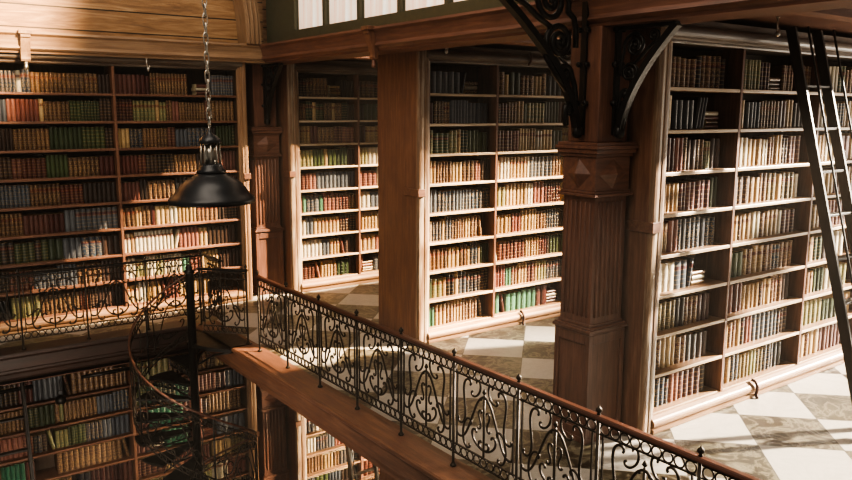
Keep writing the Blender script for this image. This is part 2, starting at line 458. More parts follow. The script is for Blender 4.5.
case_low_mid = bookcase('bookcase', 'lower storey bookcase whose brown end shows beneath the gallery beam', XE, BAYS[:2], FRONTS[1], LOW, True)

# iron clasps over the mouldings (parts of their cases)
def clasp(case, x, lowz):
    m = MB()
    if lowz: pts = [(x, .045, .19), (x, -.002, .178), (x, -.03, .13), (x, -.028, .08), (x, -.018, .03), (x - .02, -.05, .006)]
    else: pts = [(x, -.01, 3.91), (x, -.045, 3.86), (x, -.045, 3.79), (x, -.0, 3.74)]
    m.tube(pts, .017, 6); m.build('clasp', M['rust'], case)
clasp(case_near, 1.93, True); clasp(case_mid, 1.89, True); clasp(case_mid, 1.89, False)

# ------------------------------------------------------------------ books
PAL = {  # code: (colours, style, word)
    'T': (['b0956c', 'a2865d', 'c0a67c', '957850'], 2, 'cream gilt-tooled'),
    'B': (['5e4230', '6c4c37', '4f3628', '755740'], 2, 'brown gilt-banded'),
    'R': (['552a23', '63352b', '48221e', '694036'], 1, 'dark red'),
    'P': (['855246', '946253', '78473c'], 1, 'faded rose'),
    'G': (['38452a', '44522f', '2f3d26'], 1, 'dark green'),
    'L': (['7d8058', '8b8c64', '6d724e'], 2, 'pale green'),
    'O': (['655a38', '756843', '585036'], 2, 'olive gilt-tooled'),
    'K': (['1f1e1e', '26252a', '2b2522'], 1, 'black'),
    'D': (['3a2a20', '44322a', '33261f'], 1, 'dark brown'),
    'S': (['5b6066', '666a6e', '4e545c'], 1, 'slate grey'),
    'N': (['2f3d4c', '3a4a5a', '2a3442'], 2, 'blue gilt-tooled'),
    'W': (['c9c0a8', 'bdb49c', 'd4ccb6'], 1, 'off-white'),
    'E': (['2c6e52', '327556', '286448'], 0, 'plain teal'),
    'Q': (['4a7a5c', '55866a', '5f9072'], 0, 'plain light green'),
}
ORD = 'first second third fourth fifth sixth seventh eighth ninth tenth eleventh twelfth thirteenth fourteenth fifteenth sixteenth seventeenth eighteenth nineteenth twentieth twenty-first twenty-second twenty-third twenty-fourth twenty-fifth twenty-sixth twenty-seventh twenty-eighth twenty-ninth thirtieth thirty-first thirty-second thirty-third thirty-fourth thirty-fifth thirty-sixth'.split()
ROWN = ['top shelf', 'second shelf from top', 'third shelf from top', 'fourth shelf from top', 'middle shelf', 'fourth shelf from bottom', 'third shelf from bottom', 'second shelf from bottom', 'bottom shelf']
BOOKS = []   # dict per book

def add_row(case, caseword, xa, xb, yf, z, spec, bay, row, hscale=1., tmean=.055):
    W = xb - xa - .012; x = xa + .006
    toks = spec.split(); items = []
    for tk in toks:
        c = tk[0]; arg = tk[1:]
        if c == '-': items.append(('gap', float(arg)))
        elif c == '/': items.append(('lr', arg[0], int(arg[1:])))
        elif c == '\\': items.append(('ll', arg[0], int(arg[1:])))
        elif c == '=': items.append(('st', arg))
        else:
            n = int(arg or 1); h = random.uniform(.265, .318) * hscale; rel = random.uniform(.85, 1.2)
            for i in range(n): items.append(('up', c, h + random.uniform(-.004, .004), rel * random.uniform(.9, 1.12)))
    fixed = 0; units = 0
    for it in items:
        if it[0] == 'gap': fixed += it[1]
        elif it[0] == 'st': fixed += .245
        elif it[0] in ('lr', 'll'): fixed += it[2] * .05 + .075
        else: units += it[3]
    u = (W - fixed) / max(units, 1e-3)
    u = min(u, .095)
    n = 0
    yb = yf + YS + .085
    base = dict(case=case, word=caseword, bay=bay, row=row)
    def rec(**k):
        d = dict(base); d.update(k); BOOKS.append(d)
    for j, it in enumerate(items):
        if it[0] == 'gap': x += it[1]
        elif it[0] == 'up':
            t = it[3] * u
            rec(code=it[1], t=t - .0022, h=it[2], d=random.uniform(.2, .235), x=x + t / 2, y=yb + random.uniform(0, .012), z=z + .0008, th=0., idx=n, flat=False)
            n += 1; x += t
        elif it[0] in ('lr', 'll'):
            h = random.uniform(.285, .31); th = math.radians(random.uniform(9, 13)); t = .046
            if it[0] == 'lr':
                for i in range(it[2]):
                    piv = x + (i + 1) * (t + .002) / math.cos(th) + .004
                    rec(code=it[1], t=t, h=h, d=.215, piv=piv, side=1, y=yb + .005, z=z + .0008, th=th, idx=n, flat=False); n += 1
                x = piv + .03
            else:
                s0 = x + h * math.sin(th) + .003
                for i in range(it[2]):
                    piv = s0 + i * (t + .002) / math.cos(th)
                    rec(code=it[1], t=t, h=h, d=.215, piv=piv, side=-1, y=yb + .005, z=z + .0008, th=th, idx=n, flat=False); n += 1
                x = piv + t / math.cos(th) + .006
        elif it[0] == 'st':
            zz = z + .0008
            for i, c in enumerate(it[1]):
                t = random.uniform(.04, .058); L = random.uniform(.19, .225)
                rec(code=c, t=t, h=L, d=.2, x=x + .118 + random.uniform(-.006, .006), y=yb + .01 + random.uniform(0, .012), z=zz, th=0., idx=i, flat=True, nst=len(it[1]))
                zz += t + .0012
            x += .245

def row_z(zb, k): return zb + SH[k]

NEAR = [  # bay 1, bay 2, bay 3
    ('B4 B3 D1 B4 D1 -.13', '/K1 L5 R3 =BDB B4 -.1 P2 B3', 'T3 W3 G2 B3 T3 W2 K2'),
    ('T2 K4 /K3 =RBRW -.12', 'T3 -.05 S4 B5 R2 T2 D3 -.1', 'W3 T3 K3 T4 S3 B3'),
    ('R4 P2 B1 D2 B2 L2 D2 -.13', 'P2 W2 T3 W2 B2 T2 D2 R3 -.14', 'T4 W3 R3 T4 G2'),
    ('T5 R2 P2 R3 G2 -.13', 'T1 B3 T2 B2 O2 T1 O3 W1 -.12', 'W3 T4 R3 B3'),
    ('T3 P2 N1 K1 N3 K1 N2 -.13', 'T3 B1 T2 W2 B1 T3 W1 R3 -.12', 'L2 T2 P4 R3 T2'),
    ('W4 S2 /S1 =TWB -.12', 'W1 G3 T1 B1 T2 B2 N2 B3 -.12', 'L2 T1 G2 D3 W2'),
    ('O5 D2 B3 R3 -.13', 'P3 R2 T4 B1 T2 B3 D2 -.12', 'B3 T1 G3 W3 L2'),
    ('T2 B1 T3 B2 D4 -.13', 'T3 B2 T1 D1 P2 S5 D3 -.12', 'L5 G4 T4'),
    ('W1 O1 N2 K1 P2 R4 D1 -.13', 'N2 T1 N2 O3 L2 O2 N3 K2 -.18', 'T3 B1 T2 R5 D2'),
]
MID = [
    ('S5 /K1 =BWB -.13', 'B2 T1 G2 B3 T2 B1 K3 B2', 'B9 T8'),
    ('R2 B4 S5 S4 -.06', 'K2 R2 B3 T2 G1 L4 G4 R3', 'B6 T6 R4'),
    ('L2 G3 L2 T1 G4 G2 -.06', 'R4 P2 T5 W2 T3 G3 T2', 'T7 R5 B4'),
    ('T3 B4 T3 B3 P2 D3', 'T2 W3 T4 W1 S5 B3 T2', 'B6 T6 G4'),
    ('S3 N4 S4 N4', 'L3 T5 W2 P3 R5 T2', 'R6 T6 B4'),
    ('T2 N3 T1 N2 B4 T2 B2 \\B1 -.1', 'T4 P3 T4 B3 N4 D2', 'B6 S5 T5'),
    ('B5 T3 B2 T1 N2 T1 G3', '\\W1 R6 T4 R3 D1 G4', 'T6 B6 R5'),
    ('K1 G1 L2 T1 K2 T1 S2 N1 K3 D2', 'P4 Q2 B2 T3 R2 T1 L3 N4 D1', 'B7 T8'),
    ('Q3 T3 B2 T3 B4 \\D1 -.08', 'Q2 \\R1 Q3 Q3 R2 =RRWR -.1', 'R6 T6 B5'),
]
FAR = [
    ('D3 B5 -.02 =BTBT D4', 'B4 D4 T3 B6', 'D5 B6'),
    ('B3 G2 T1 G2 B2 T1 B2 G2 D2', 'K2 G4 B4 T6', 'B6 T5'),
    ('T4 R2 B4 R2 P3', 'R2 T3 W1 T6 R3', 'T8 R4'),
    ('L4 G3 T1 G3 G2 D2', 'L3 W4 T6 G3', 'G8 T4'),
    ('R3 P2 S6 S3', 'P4 W2 T6 S3', 'R8 S5'),
    ('P1 Q1 N2 S1 Q1 P3 R4 B2', 'W3 S2 T6 N4', 'T8 S4'),
    ('W2 S2 T6 D5', 'T5 W3 T5 B3', 'B8 T5'),
    ('W5 S2 T3 \\R1 D3', 'T4 P3 B4 R3', 'R7 T5'),
    ('R4 \\P1 T4 B1 G3 D2', '/P1 =TWPT S3 T6', 'T8 B5'),
]
LEFT = [
    ('D9 B9 R9', 'P3 \\P1 N5 W1 N2 B13 D3', 'R6 R1 B10 -.12 =RWR -.02 S7'),
    ('D9 R9 B9', 'P5 S2 P6 T1 B5 G8 D3', 'R4 L5 T1 L2 B2 P2 B8 R1 B6'),
    ('B9 G9 D9', 'B4 D4 B7 G10 D2', 'T3 N3 B6 R2 S3 N4 K2 G5'),
    ('R9 D9 G9', 'G4 D3 R6 G4 B6 R3', 'R6 D6 B5 D4 R5'),
    ('D9 B9 R9', 'G4 N7 B6 R4 D6', 'R4 D2 B5 K3 D8 R4'),
    ('B9 G9 D9', 'G3 K1 B5 R7 S9', 'B3 T2 B2 R1 T3 W2 T4 B4 D5'),
    ('R9 D9 G9', 'G3 K2 G3 K1 G3 S3 N3 D3', 'W2 T1 W9 /W1 P4 T2 D6'),
    ('D9 B9 R9', 'G5 B2 B7 S4 B2 S3 D3', 'T3 G4 L1 G1 Q2 T4 P4 T3 D5'),
    ('B9 G9 D9', 'K2 S3 \\K2 L5 B6 D8', 'W3 L6 W6 Q2 P3 T4 D4'),
]
LEFT[8] = ('B9 G9 D9', 'G2 \\K3 L5 B8 R2 D9', 'T3 W2 T3 \\P1 P3 T2 -.05 T5 -.5')
LEFT[7] = (LEFT[7][0], 'R3 D3 R4 S5 S4 B4 D4', 'W3 L3 W3 L2 W4 Q2 P3 T4 D5')
LOWL = {
    0: ('B9 D9 R9', 'K2 D3 R3 S6 \\B1 B8 B3', 'L5 L2 B4 R2 B4 T6'),
    1: ('B9 G9 R9', 'B7 G6 B1 L1 B8 S4 N4', 'G3 E2 G4 E3 P7 R2 S5'),
    2: ('D9 B9 R9', 'P6 R1 K1 N1 D1 \\L1 L3 G5 N4 S6', 'R3 E3 E3 P4 D1 B9 -.06'),
    3: ('E9 D9 B9', 'E5 R2 -.3 B12 \\B1 -.02', 'R3 =RWRW E4 -.1 P2 =RRP S5'),
    4: ('B9 D9 R9', 'E3 D3 B5 -.1 K2 R9', 'R6 T2 P5 R4 -.05 T4 O4'),
    5: ('B9 D9 R9', 'B9 R8 G6', 'L3 O4 T4 L4 W3 P4'),
    6: ('B9 D9 R9', 'B9 R8 G6', 'G8 T6 B9'),
}
LOWF = {
    2: ('B8 T5', 'S5 T6', ''),
    3: ('S4 W4 T4 S3', 'T8 B6', ''),
    4: ('N3 W5 T3 B4', 'B8 W4', ''),
    5: ('W4 N4 S2 P6 D2', 'W4 B6 T4', ''),
    6: ('B6 T3 B2 N3 S2', 'P3 W3 T6', ''),
    7: ('N3 G3 S4 D5', 'R5 T8', ''),
    8: ('G3 T6 L3 N4', 'R8 B6', ''),
}
BAYW = ['first bay', 'second bay', 'third bay', 'fourth bay']
def fill(case, word, bays, yf, zb, table, tm):
    rows = table.items() if isinstance(table, dict) else enumerate(table)
    for k, specs in rows:
        for b, sp in enumerate(specs):
            if sp: add_row(case, word, bays[b][0], bays[b][1], yf, row_z(zb, k), sp, b, k, 1., tm)
def rep(tb, f):   # widen the wall rows: more books per row
    import re
    out = []
    for row in tb:
        out.append(tuple(re.sub(r'(?<![\\/=\-A-Z.\d])([A-Z])(\d+)', lambda g: g.group(1) + str(max(1, round(int(g.group(2)) * f))), s) for s in row))
    return out
fill(case_near, 'ladder', BAYS, FRONTS[0], 0, [r_ + (NEAR[(k_ + 4) % 9][0],) for k_, r_ in enumerate(rep(NEAR, 1.12))], .06)
fill(case_mid, 'mid', BAYS, FRONTS[1], 0, rep(MID, 1.15), .06)
fill(case_far, 'far', BAYS, FRONTS[2], 0, rep(FAR, 1.1), .06)
fill(case_left, 'left', LBAYS, FRONTS[2], 0, rep(LEFT, 1.15), .055)
fill(case_low_left, 'lowleft', LBAYS, FRONTS[2], LOW, LOWL, .055)
fill(case_low_far, 'lowfar', BAYS, FRONTS[2], LOW, LOWF, .06)

def book_xf(b):
    if b['flat']:   # lying: spine faces out, height along X
        return Matrix.Translation((b['x'] - b['h'] / 2, b['y'], b['z'] + b['t'] / 2)) @ Matrix.Rotation(PI / 2, 4, 'Y')
    if b['th']:
        s_ = b['side']
        # side 1: top leans to +X about bottom-right corner; -1: top leans to -X about bottom-left corner
        R = Matrix.Rotation(b['th'] * s_, 4, 'Y')
        return Matrix.Translation((b['piv'], b['y'], b['z'])) @ R @ Matrix.Translation((-b['t'] / 2 * s_, 0, 0))
    return Matrix.Translation((b['x'], b['y'], b['z']))

def book_geo(mb, T, t, h, d, col, rnd, sty, solid, close):
    """Closed block (solid) or a C-shaped binding; origin bottom centre of the spine, depth along +Y, height along Z."""
    ht = t / 2; sag = min(.024, t * .42); na = 6 if close else 4
    arc = [(-ht * math.cos(PI * i / na), sag - sag * math.sin(PI * i / na)) for i in range(na + 1)]
    b0 = len(mb.v); bt = .0035
    if solid: outl = arc + [(ht, d), (-ht, d)]
    else: outl = arc + [(ht, d), (ht - bt, d), (ht - bt, sag + .004), (-ht + bt, sag + .004), (-ht + bt, d), (-ht, d)]
    n = len(outl)
    vs = [(x, y, 0) for x, y in outl] + [(x, y, h) for x, y in outl]
    for i in range(n):
        j = (i + 1) % n
    fs = [(i, (i + 1) % n, n + (i + 1) % n, n + i) for i in range(n)]
    mb.add(vs, fs[:na], 0, True, T)
    # sides share no verts with the spine, so the spine shades round on its own
    base = len(mb.v)
    mb.add(vs, fs[na:] , 0, False, T)
    mb.f.append([base + i for i in range(n)][::-1]); mb.mi.append(1 if solid else 0); mb.sm.append(False)
    mb.f.append([base + n + i for i in range(n)]); mb.mi.append(1 if solid else 0); mb.sm.append(False)
    A = mb.attr
    for rep_ in (1., 0.):
        for v in (0., 1.):
            for i in range(n):
                A['col'][1].append((*col, 1.)); A['bk'][1].append((rnd, sty, h))
                A['buv'][1].append((min(i, na) / na, v, rep_))

def new_book_mb():
    mb = MB(); mb.attr = {'col': ('FLOAT_COLOR', []), 'bk': ('FLOAT_VECTOR', []), 'buv': ('FLOAT_VECTOR', [])}
    return mb

# pick the books that show largest from the camera
CAMP = Vector((0, 0, 3.1))
ya, pi_, ro = .631488, .164065, .00436
fw = Vector((math.sin(ya) * math.cos(pi_), math.cos(ya) * math.cos(pi_), -math.sin(pi_)))
rt = Vector((math.cos(ya), -math.sin(ya), 0)); up = rt.cross(fw)
def in_frame(p):
    d = p - CAMP; w_ = d.dot(fw); return 426 + 778.76 * d.dot(rt) / w_, 240 - 778.76 * d.dot(up) / w_
for b in BOOKS:
    p = book_xf(b) @ Vector((0, 0, b['h'] / 2)); b['p'] = p
    dv = p - CAMP; b['score'] = b['t'] * b['h'] * (dv.y / dv.length) / dv.length_squared
    # outside the frame or behind the column, or under the near gallery
    if p.x > 9.75 and b['word'] == 'ladder': b['score'] *= .01
    if b['word'] in ('mid',) and p.x > 8.55: b['score'] = 0
    if b['word'].startswith('low'): b['score'] *= .3
    px, py = in_frame(p)
    if not (2 < px < 850 and 2 < py < 478): b['score'] = 0
    if b['word'] == 'far' and p.x > 7.9: b['score'] = 0
NBIG = 300
order = sorted(range(len(BOOKS)), key=lambda i: -BOOKS[i]['score'])
BIG = set(order[:NBIG])
CASEW = {'ladder': 'ladder bookcase', 'mid': 'middle alcove bookcase', 'far': 'far alcove bookcase', 'left': 'wall bookcase', 'lowleft': 'lower wall bookcase', 'lowfar': 'lower bookcase'}
stuff = new_book_mb()
runcol = {}
for i, b in enumerate(BOOKS):
    cols, sty, word = PAL[b['code']]
    key = (b['case'].name, b['row'], b['bay'], b['code'], b['idx'] // 5)
    if key not in runcol: runcol[key] = random.choice(cols)
    c = Vector(hexc(runcol[key])) * random.uniform(.86, 1.14)
    c = tuple(min(1, v * (1.12 if b['word'] == 'ladder' else .9)) for v in c); rnd = (sum(ord(ch) * (i_ + 3) * 37 for i_, ch in enumerate(str(key))) % 1000) / 1000.  # ladder case spines brightened in colour to make up for weaker sun
    T = book_xf(b)
    if i in BIG:
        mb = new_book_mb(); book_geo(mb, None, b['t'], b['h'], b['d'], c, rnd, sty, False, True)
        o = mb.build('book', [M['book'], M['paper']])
        o.matrix_world = T
        if b['flat']:
            pos = 'only' if b['nst'] == 1 else ('bottom one' if b['idx'] == 0 else 'top one' if b['idx'] == b['nst'] - 1 else ORD[b['idx']] + ' up')
            lab = '%s book lying flat, %s of pile, %s, %s of %s' % (word, pos, ROWN[b['row']], BAYW[b['bay']], CASEW[b['word']].split()[0] + ' bookcase')
        else:
            lab = '%s book, %s from left, %s, %s of %s' % (word, ORD[b['idx']], ROWN[b['row']], BAYW[b['bay']], CASEW[b['word']])
            if b['th']: lab = lab.replace(' book,', ' leaning book,')
        while len(lab.replace(',', '').split()) > 16:
            w_ = lab.split(' '); 
            lab = lab.replace(' of ladder bookcase', ' behind ladder') if 'ladder bookcase' in lab else lab.replace(' alcove bookcase', ' bookcase') if 'alcove' in lab else lab.replace(' from left', '')
            if w_ == lab.split(' '): break
        tag(o, lab, 'book', 'books on the %s of the %s in the %s' % (ROWN[b['row']], CASEW[b['word']], BAYW[b['bay']]))
        pb = MB(); ht = b['t'] / 2; sag = min(.024, b['t'] * .42)
        pb.box(-ht + .0038, ht - .0038, sag + .0045, b['d'] - .006, .004, b['h'] - .005)
        pb.build('page_block', M['paper'], o)
    else:
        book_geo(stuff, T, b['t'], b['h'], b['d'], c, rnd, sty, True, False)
so = stuff.build('shelved_books', [M['book'], M['paper']])
tag(so, 'remaining leather books filling the more distant shelves of every bookcase', 'books', None, 'stuff')

# ------------------------------------------------------------------ fluted column
def column(label, loc, kindgroup):
    r = thing('fluted_column', label, 'column', loc, kindgroup, 'thing')
    hx, hy = .25, .22
    m = MB()      # pedestal with raised frames round sunk panels
    m.box(-hx, hx, -hy, hy, .003, .06); m.box(-hx + .02, hx - .02, -hy + .02, hy - .02, .06, 1.06)
    f = .055
    for s_ in (-1, 1):
        y0, y1 = (-hy + .001, -hy + .02) if s_ < 0 else (hy - .02, hy - .001)
        for (a, b, c, d) in ((-hx, -hx + f, .06, 1.06), (hx - f, hx, .06, 1.06), (-hx + f, hx - f, .06, .14), (-hx + f, hx - f, .97, 1.06)):
            m.box(a, b, y0, y1, c, d)
        x0, x1 = (-hx + .001, -hx + .02) if s_ < 0 else (hx - .02, hx - .001)
        for (a, b, c, d) in ((-hy + .02, -hy + f, .06, 1.06), (hy - f, hy - .02, .06, 1.06), (-hy + f, hy - f, .06, .14), (-hy + f, hy - f, .97, 1.06)):
            m.box(x0, x1, a, b, c, d)
    m.build('pedestal', M['darkZ'], r, .004)
    m = MB(); 
    for z0, z1, g in ((1.06, 1.085, .0), (1.085, 1.115, .018), (1.115, 1.13, .006), (1.13, 1.16, -.02)):
        m.box(-hx - g, hx + g, -hy - g, hy + g, z0, z1)
    m.build('pedestal_cap', M['darkX'], r, .005)
    gx, gy = hx - .035, hy - .03
    m = MB(); m.box(-gx, gx, -gy, gy, 1.16, 2.34)
    for k in range(6):      # reeds between shallow flutes
        x = -gx + .06 + k * (2 * gx - .12) / 5; y = -gy + .05 + k * (2 * gy - .1) / 5
        for s_ in (-1, 1):
            m.tube([(x, s_ * gy, 1.22), (x, s_ * gy, 2.29)], .017, 6)
            m.tube([(s_ * gx, y, 1.22), (s_ * gx, y, 2.29)], .014, 6)
    m.build('fluted_shaft', M['darkZ'], r, .003)
    m = MB()
    for z0, z1, g in ((2.34, 2.365, .012), (2.365, 2.39, -.008), (2.39, 2.70, -.02), (2.70, 2.73, .0), (2.73, 2.77, .02), (2.77, 2.80, .035), (2.80, 2.83, .02)):
        m.box(-hx - g, hx + g, -hy - g, hy + g, z0, z1)
    cz, hh = 2.545, .135
    for s_ in (-1, 1):
        w = .19; y = s_ * (hy - .02); ap = s_ * (hy + .035)
        m.add([(-w, y, cz), (0, y, cz - hh), (w, y, cz), (0, y, cz + hh), (0, ap, cz)], [(0, 1, 4), (1, 2, 4), (2, 3, 4), (3, 0, 4)])
        w = .145; x = s_ * (hx - .02); ap = s_ * (hx + .035)
        m.add([(x, -w, cz), (x, 0, cz - hh), (x, w, cz), (x, 0, cz + hh), (ap, 0, cz)], [(0, 1, 4), (1, 2, 4), (2, 3, 4), (3, 0, 4)])
    m.build('capital', M['darkX'], r, .004)
    m = MB(); m.box(-.2, .2, -.18, .18, 2.83, 3.838); m.build('upper_post', M['darkZ'], r, .006)
    return r
CX, CY = 5.542, [y + .435 for y in FRONTS]
col_near = column('reddish brown fluted column with diamond panel capital before the ladder bookcase', (CX, CY[0], 0), None)
col_far = dup(col_near, (CX, CY[2], 0), 'fluted wooden pilaster in the far corner beside the wall bookcase')
col_low = dup(col_near, (CX, CY[2], LOW), 'lower storey fluted pilaster in shadow behind the spiral stair')

# ------------------------------------------------------------------ wrought-iron scrolls
def curl(mid, ang, L, kind, mir=1, k0=0., k1=9., n=36, p=3.):
    """2-D scroll: tangent ang at the middle, tight curls at both ends. kind C: curls on the same side, S: opposite sides."""
    half = []
    for sgn in (1, -1):
        x = y = 0.; a = 0. if sgn > 0 else PI; pts = []
        ds = 1. / n
        for i in range(n):
            s_ = (i + .5) * ds
            k = k0 + k1 * s_ ** p
            dirn = 1 if (kind == 'S' or sgn > 0) else -1
            a += k * ds * dirn; x += math.cos(a) * ds; y += math.sin(a) * ds; pts.append((x, y))
        half.append(pts)
    pts = half[1][::-1] + [(0, 0)] + half[0]
    ys = [q[1] for q in pts]; xs = [q[0] for q in pts]; sc = L / (max(xs) - min(xs))
    ca, sa = math.cos(ang), math.sin(ang)
    return [(mid[0] + mir * (x * ca - y * sa) * sc, mid[1] + (x * sa + y * ca) * sc) for x, y in pts]

def panel_mesh(w, zlo, zhi, r, rings=9, legs=True):
    """Railing panel in the XZ plane, x from -w/2 to w/2."""
    m = MB(); P3 = lambda q: [(x, 0, z) for x, z in q]
    H = zhi - zlo; bh = .085
    for z in (zlo, zlo + bh, zhi - bh, zhi):
        m.box(-w / 2, w / 2, -.007, .007, z - .006, z + .006)
    R = bh / 2 - .004
    for k in range(rings):
        x = -w / 2 + (k + .5) * w / rings
        for z in (zlo + bh / 2, zhi - bh / 2): m.ring((x, 0, z), R, .0065, 12, 5, 'XZ')
    for s_ in (-1, 1): m.box(s_ * (w / 2 - .03) - .006, s_ * (w / 2 - .03) + .006, -.006, .006, zlo + bh, zhi - bh)
    a, b = zlo + bh + .01, zhi - bh - .01; h = b - a; c = (a + b) / 2
    q = w / 2
    m.tube([(0, 0, a), (0, 0, a + h * .86)], r, 6)
    m.lathe([(.004, 0), (.02, .02), (.006, .05)], (0, 0, a + h * .86), 8)
    for s_ in (-1, 1):
        # long sloping bars from the crown to the feet
        m.tube(P3(curl((s_ * q * .40, c - h * .02), math.radians(112), h * .84, 'S', s_, .15, 13, 40, 4)), r, 6)
        # lyre curves reaching out to the posts
        m.tube(P3(curl((s_ * q * .66, c + h * .16), math.radians(80), h * .62, 'S', s_, .3, 15, 40, 3)), r, 6)
        m.tube(P3(curl((s_ * q * .70, c - h * .26), math.radians(95), h * .42, 'C', s_, .8, 14, 36, 3)), r, 6)
        # cups at the foot and small curls at the crown
        m.tube(P3(curl((s_ * q * .20, a + h * .12), math.radians(28), h * .36, 'C', s_, 1.2, 13, 30, 3)), r, 6)
        m.tube(P3(curl((s_ * q * .17, b - h * .14), math.radians(120), h * .26, 'C', -s_ * -1, -1.2, -13, 30, 3)), r * .9, 6)
        m.tube(P3(curl((s_ * q * .14, c), math.radians(60), h * .22, 'S', s_, 1., 13, 26, 3)), r * .85, 6)
    return m
def post_mesh(h):
    m = MB(); m.lathe([(.03, .0), (.03, .012), (.02, .02), (.0125, .035), (.0125, h)], (0, 0, 0), 8); return m
def finial_mesh(z):
    m = MB(); m.lathe([(.008, 0), (.016, .008), (.01, .018), (.024, .036), (.02, .052), (.008, .062), (.003, .074)], (0, 0, z), 8); return m
PANEL = panel_mesh(.765, .135, .955, .0105).build('scroll_panel', M['iron']); PANEL_ME = PANEL.data; bpy.data.objects.remove(PANEL)
POST = post_mesh(.985).build('post', M['iron']); POST_ME = POST.data; bpy.data.objects.remove(POST)
FIN = finial_mesh(1.0).build('finial', M['iron']); FIN_ME = FIN.data; bpy.data.objects.remove(FIN)
def put(me, name, parent, loc, rz=0., sx=1.):
    o = bpy.data.objects.new(name, me); COL.objects.link(o); o.parent = parent; o.location = loc; o.rotation_euler.z = rz; o.scale.x = sx; return o
def railing(label, p0, p1, n, zfoot, posts=None, rail='rail', zoff=0.):
    """n panels between p0 and p1."""
    p0, p1 = Vector((*p0, 0)), Vector((*p1, 0)); d = p1 - p0; L = d.length; a = math.atan2(d.y, d.x)
    r = thing('railing', label, 'railing', (p0.x, p0.y, zfoot), None, None, a)
    st = L / n
    for i in range(n): put(PANEL_ME, 'scroll_panel', r, ((i + .5) * st, 0, zoff), 0, st / .8)
    for i in range(n + 1):
        if posts is None or i in posts:
            po = put(POST_ME, 'post', r, (i * st, 0, 0)); put(FIN_ME, 'finial', po, (0, 0, 0))
    m = MB(); w = .032
    prof = [(-w, .975), (-w - .004, .985), (-w, .998), (-w * .6, 1.004), (w * .6, 1.004), (w, .998), (w + .004, .985), (w, .975)]
    m.prism(prof, 'X', -.02, L + .02); m.build('handrail', M[rail], r)
    return r
M['railX'] = wood('handrail_wood_X', hexc('2e1a13'), hexc('4d2d20'), hexc('663d2b'), 'X', .35)
railing('long wrought iron scroll railing with brown wooden handrail along the gallery edge', (4.0, -.62), (4.0, 9.10), 12, .024, None, 'railX')
railing('wrought iron railing along the far walkway before the wall bookcase', (-2.46, 10.95), (3.94, 10.95), 8, .024, None, 'black')
railing('short iron railing panel at the walkway corner behind the stair landing', (4.0, 10.90), (4.0, 10.36), 1, .024, (1,), 'black')

# ------------------------------------------------------------------ spiral staircase
SC = Vector((3.45, 10.05, 0)); SR = .80
st = thing('spiral_staircase', 'dark wrought iron spiral staircase descending from the gallery corner', 'staircase', (SC.x, SC.y, 0))
def sp(a, r, z): a = math.radians(a); return (r * math.cos(a), r * math.sin(a), z)
m = MB(); m.lathe([(.055, LOW + .003), (.055, .95), (.075, .97), (.075, .99), (.04, 1.01), (.05, 1.04), (.02, 1.08)], (0, 0, 0), 14); m.build('central_column', M['black'], st)
m = MB()
out = [sp(a, SR + .02, 0)[:2] for a in range(-40, 47, 8)]
poly = [(.0, .05), (.0, -.05), (.335, -.62), (.335, .40), (.2, .5)]
m.prism([(-.02, -.08), (.08, -.33), (.30, -.60), (.338, -.60), (.338, .42), (.25, .55), (-.05, .08)], 'Z', -.05, .0)
m.box(.30, .60, -.60, .27, .0235, .0335); m.box(.3, .338, -.6, .42, .0, .0235); m.build('landing', M['black'], st)
m = MB()
# edge brackets under the landing
m.tube([(.05, -.05, -.30), (.2, -.26, -.14), (.32, -.55, -.055)], .014, 6); m.tube([(.05, .05, -.30), (.2, .26, -.14), (.3, .42, -.055)], .014, 6)
m.build('landing_brace', M['black'], st)
def tread():
    m = MB(); n = 6; A = 27.
    vs = []
    for z in (-.03, 0):
        for i in range(n + 1): vs.append(sp(-2 + A * i / n, SR, z))
        for i in range(n + 1): vs.append(sp(-8 + (A + 12) * (1 - i / n), .08, z))
    k = 2 * (n + 1)
    fs = [tuple(range(k))[::-1], tuple(range(k, 2 * k))] + [(i, (i + 1) % k, k + (i + 1) % k, k + i) for i in range(k)]
    m.add(vs, fs)
    # pierced riser: a row of arches under the front edge
    for i in range(9):
        r0 = .13 + i * .075; x, y, _ = sp(A - 2, r0, 0)
        m.ring((0, 0, 0), .032, .006, 8, 4, 'XZ', 0, Matrix.Rotation(math.radians(A - 2), 4, 'Z') @ Matrix.Translation((r0, 0, -.07)))
    p1, p2 = sp(A - 2, .08, -.11), sp(A - 2, SR - .03, -.11)
    m.tube([p1, p2], .009, 5)
    # sweeping bracket below
    m.tube([sp(A / 2, .06, -.2), sp(A / 2, .3, -.17), sp(A / 2, .55, -.1), sp(A / 2, SR - .03, -.035)], .013, 5)
    return m
TR = None; NT_ = 22; STEP = 24.5
for i in range(NT_ - 1):
    a = 46 + STEP * i; z = -.2 * (i + 1)
    if TR is None:
        TR = tread().build('tread', M['black'], st); o = TR
    else:
        o = bpy.data.objects.new('tread', TR.data); COL.objects.link(o); o.parent = st
    o.location = (0, 0, z); o.rotation_euler.z = math.radians(a)
def helix(a0, a1, r, z0, n=None):
    n = n or max(2, int(abs(a1 - a0) / 6)); return [sp(a0 + (a1 - a0) * i / n, r, z0 - (a0 + (a1 - a0) * i / n - 46) * .2 / STEP) for i in range(n + 1)]
m = MB(); m.tube(helix(60, 46 + STEP * 21, SR, 1.0), .016, 8); m.build('handrail', M['rail'], st)
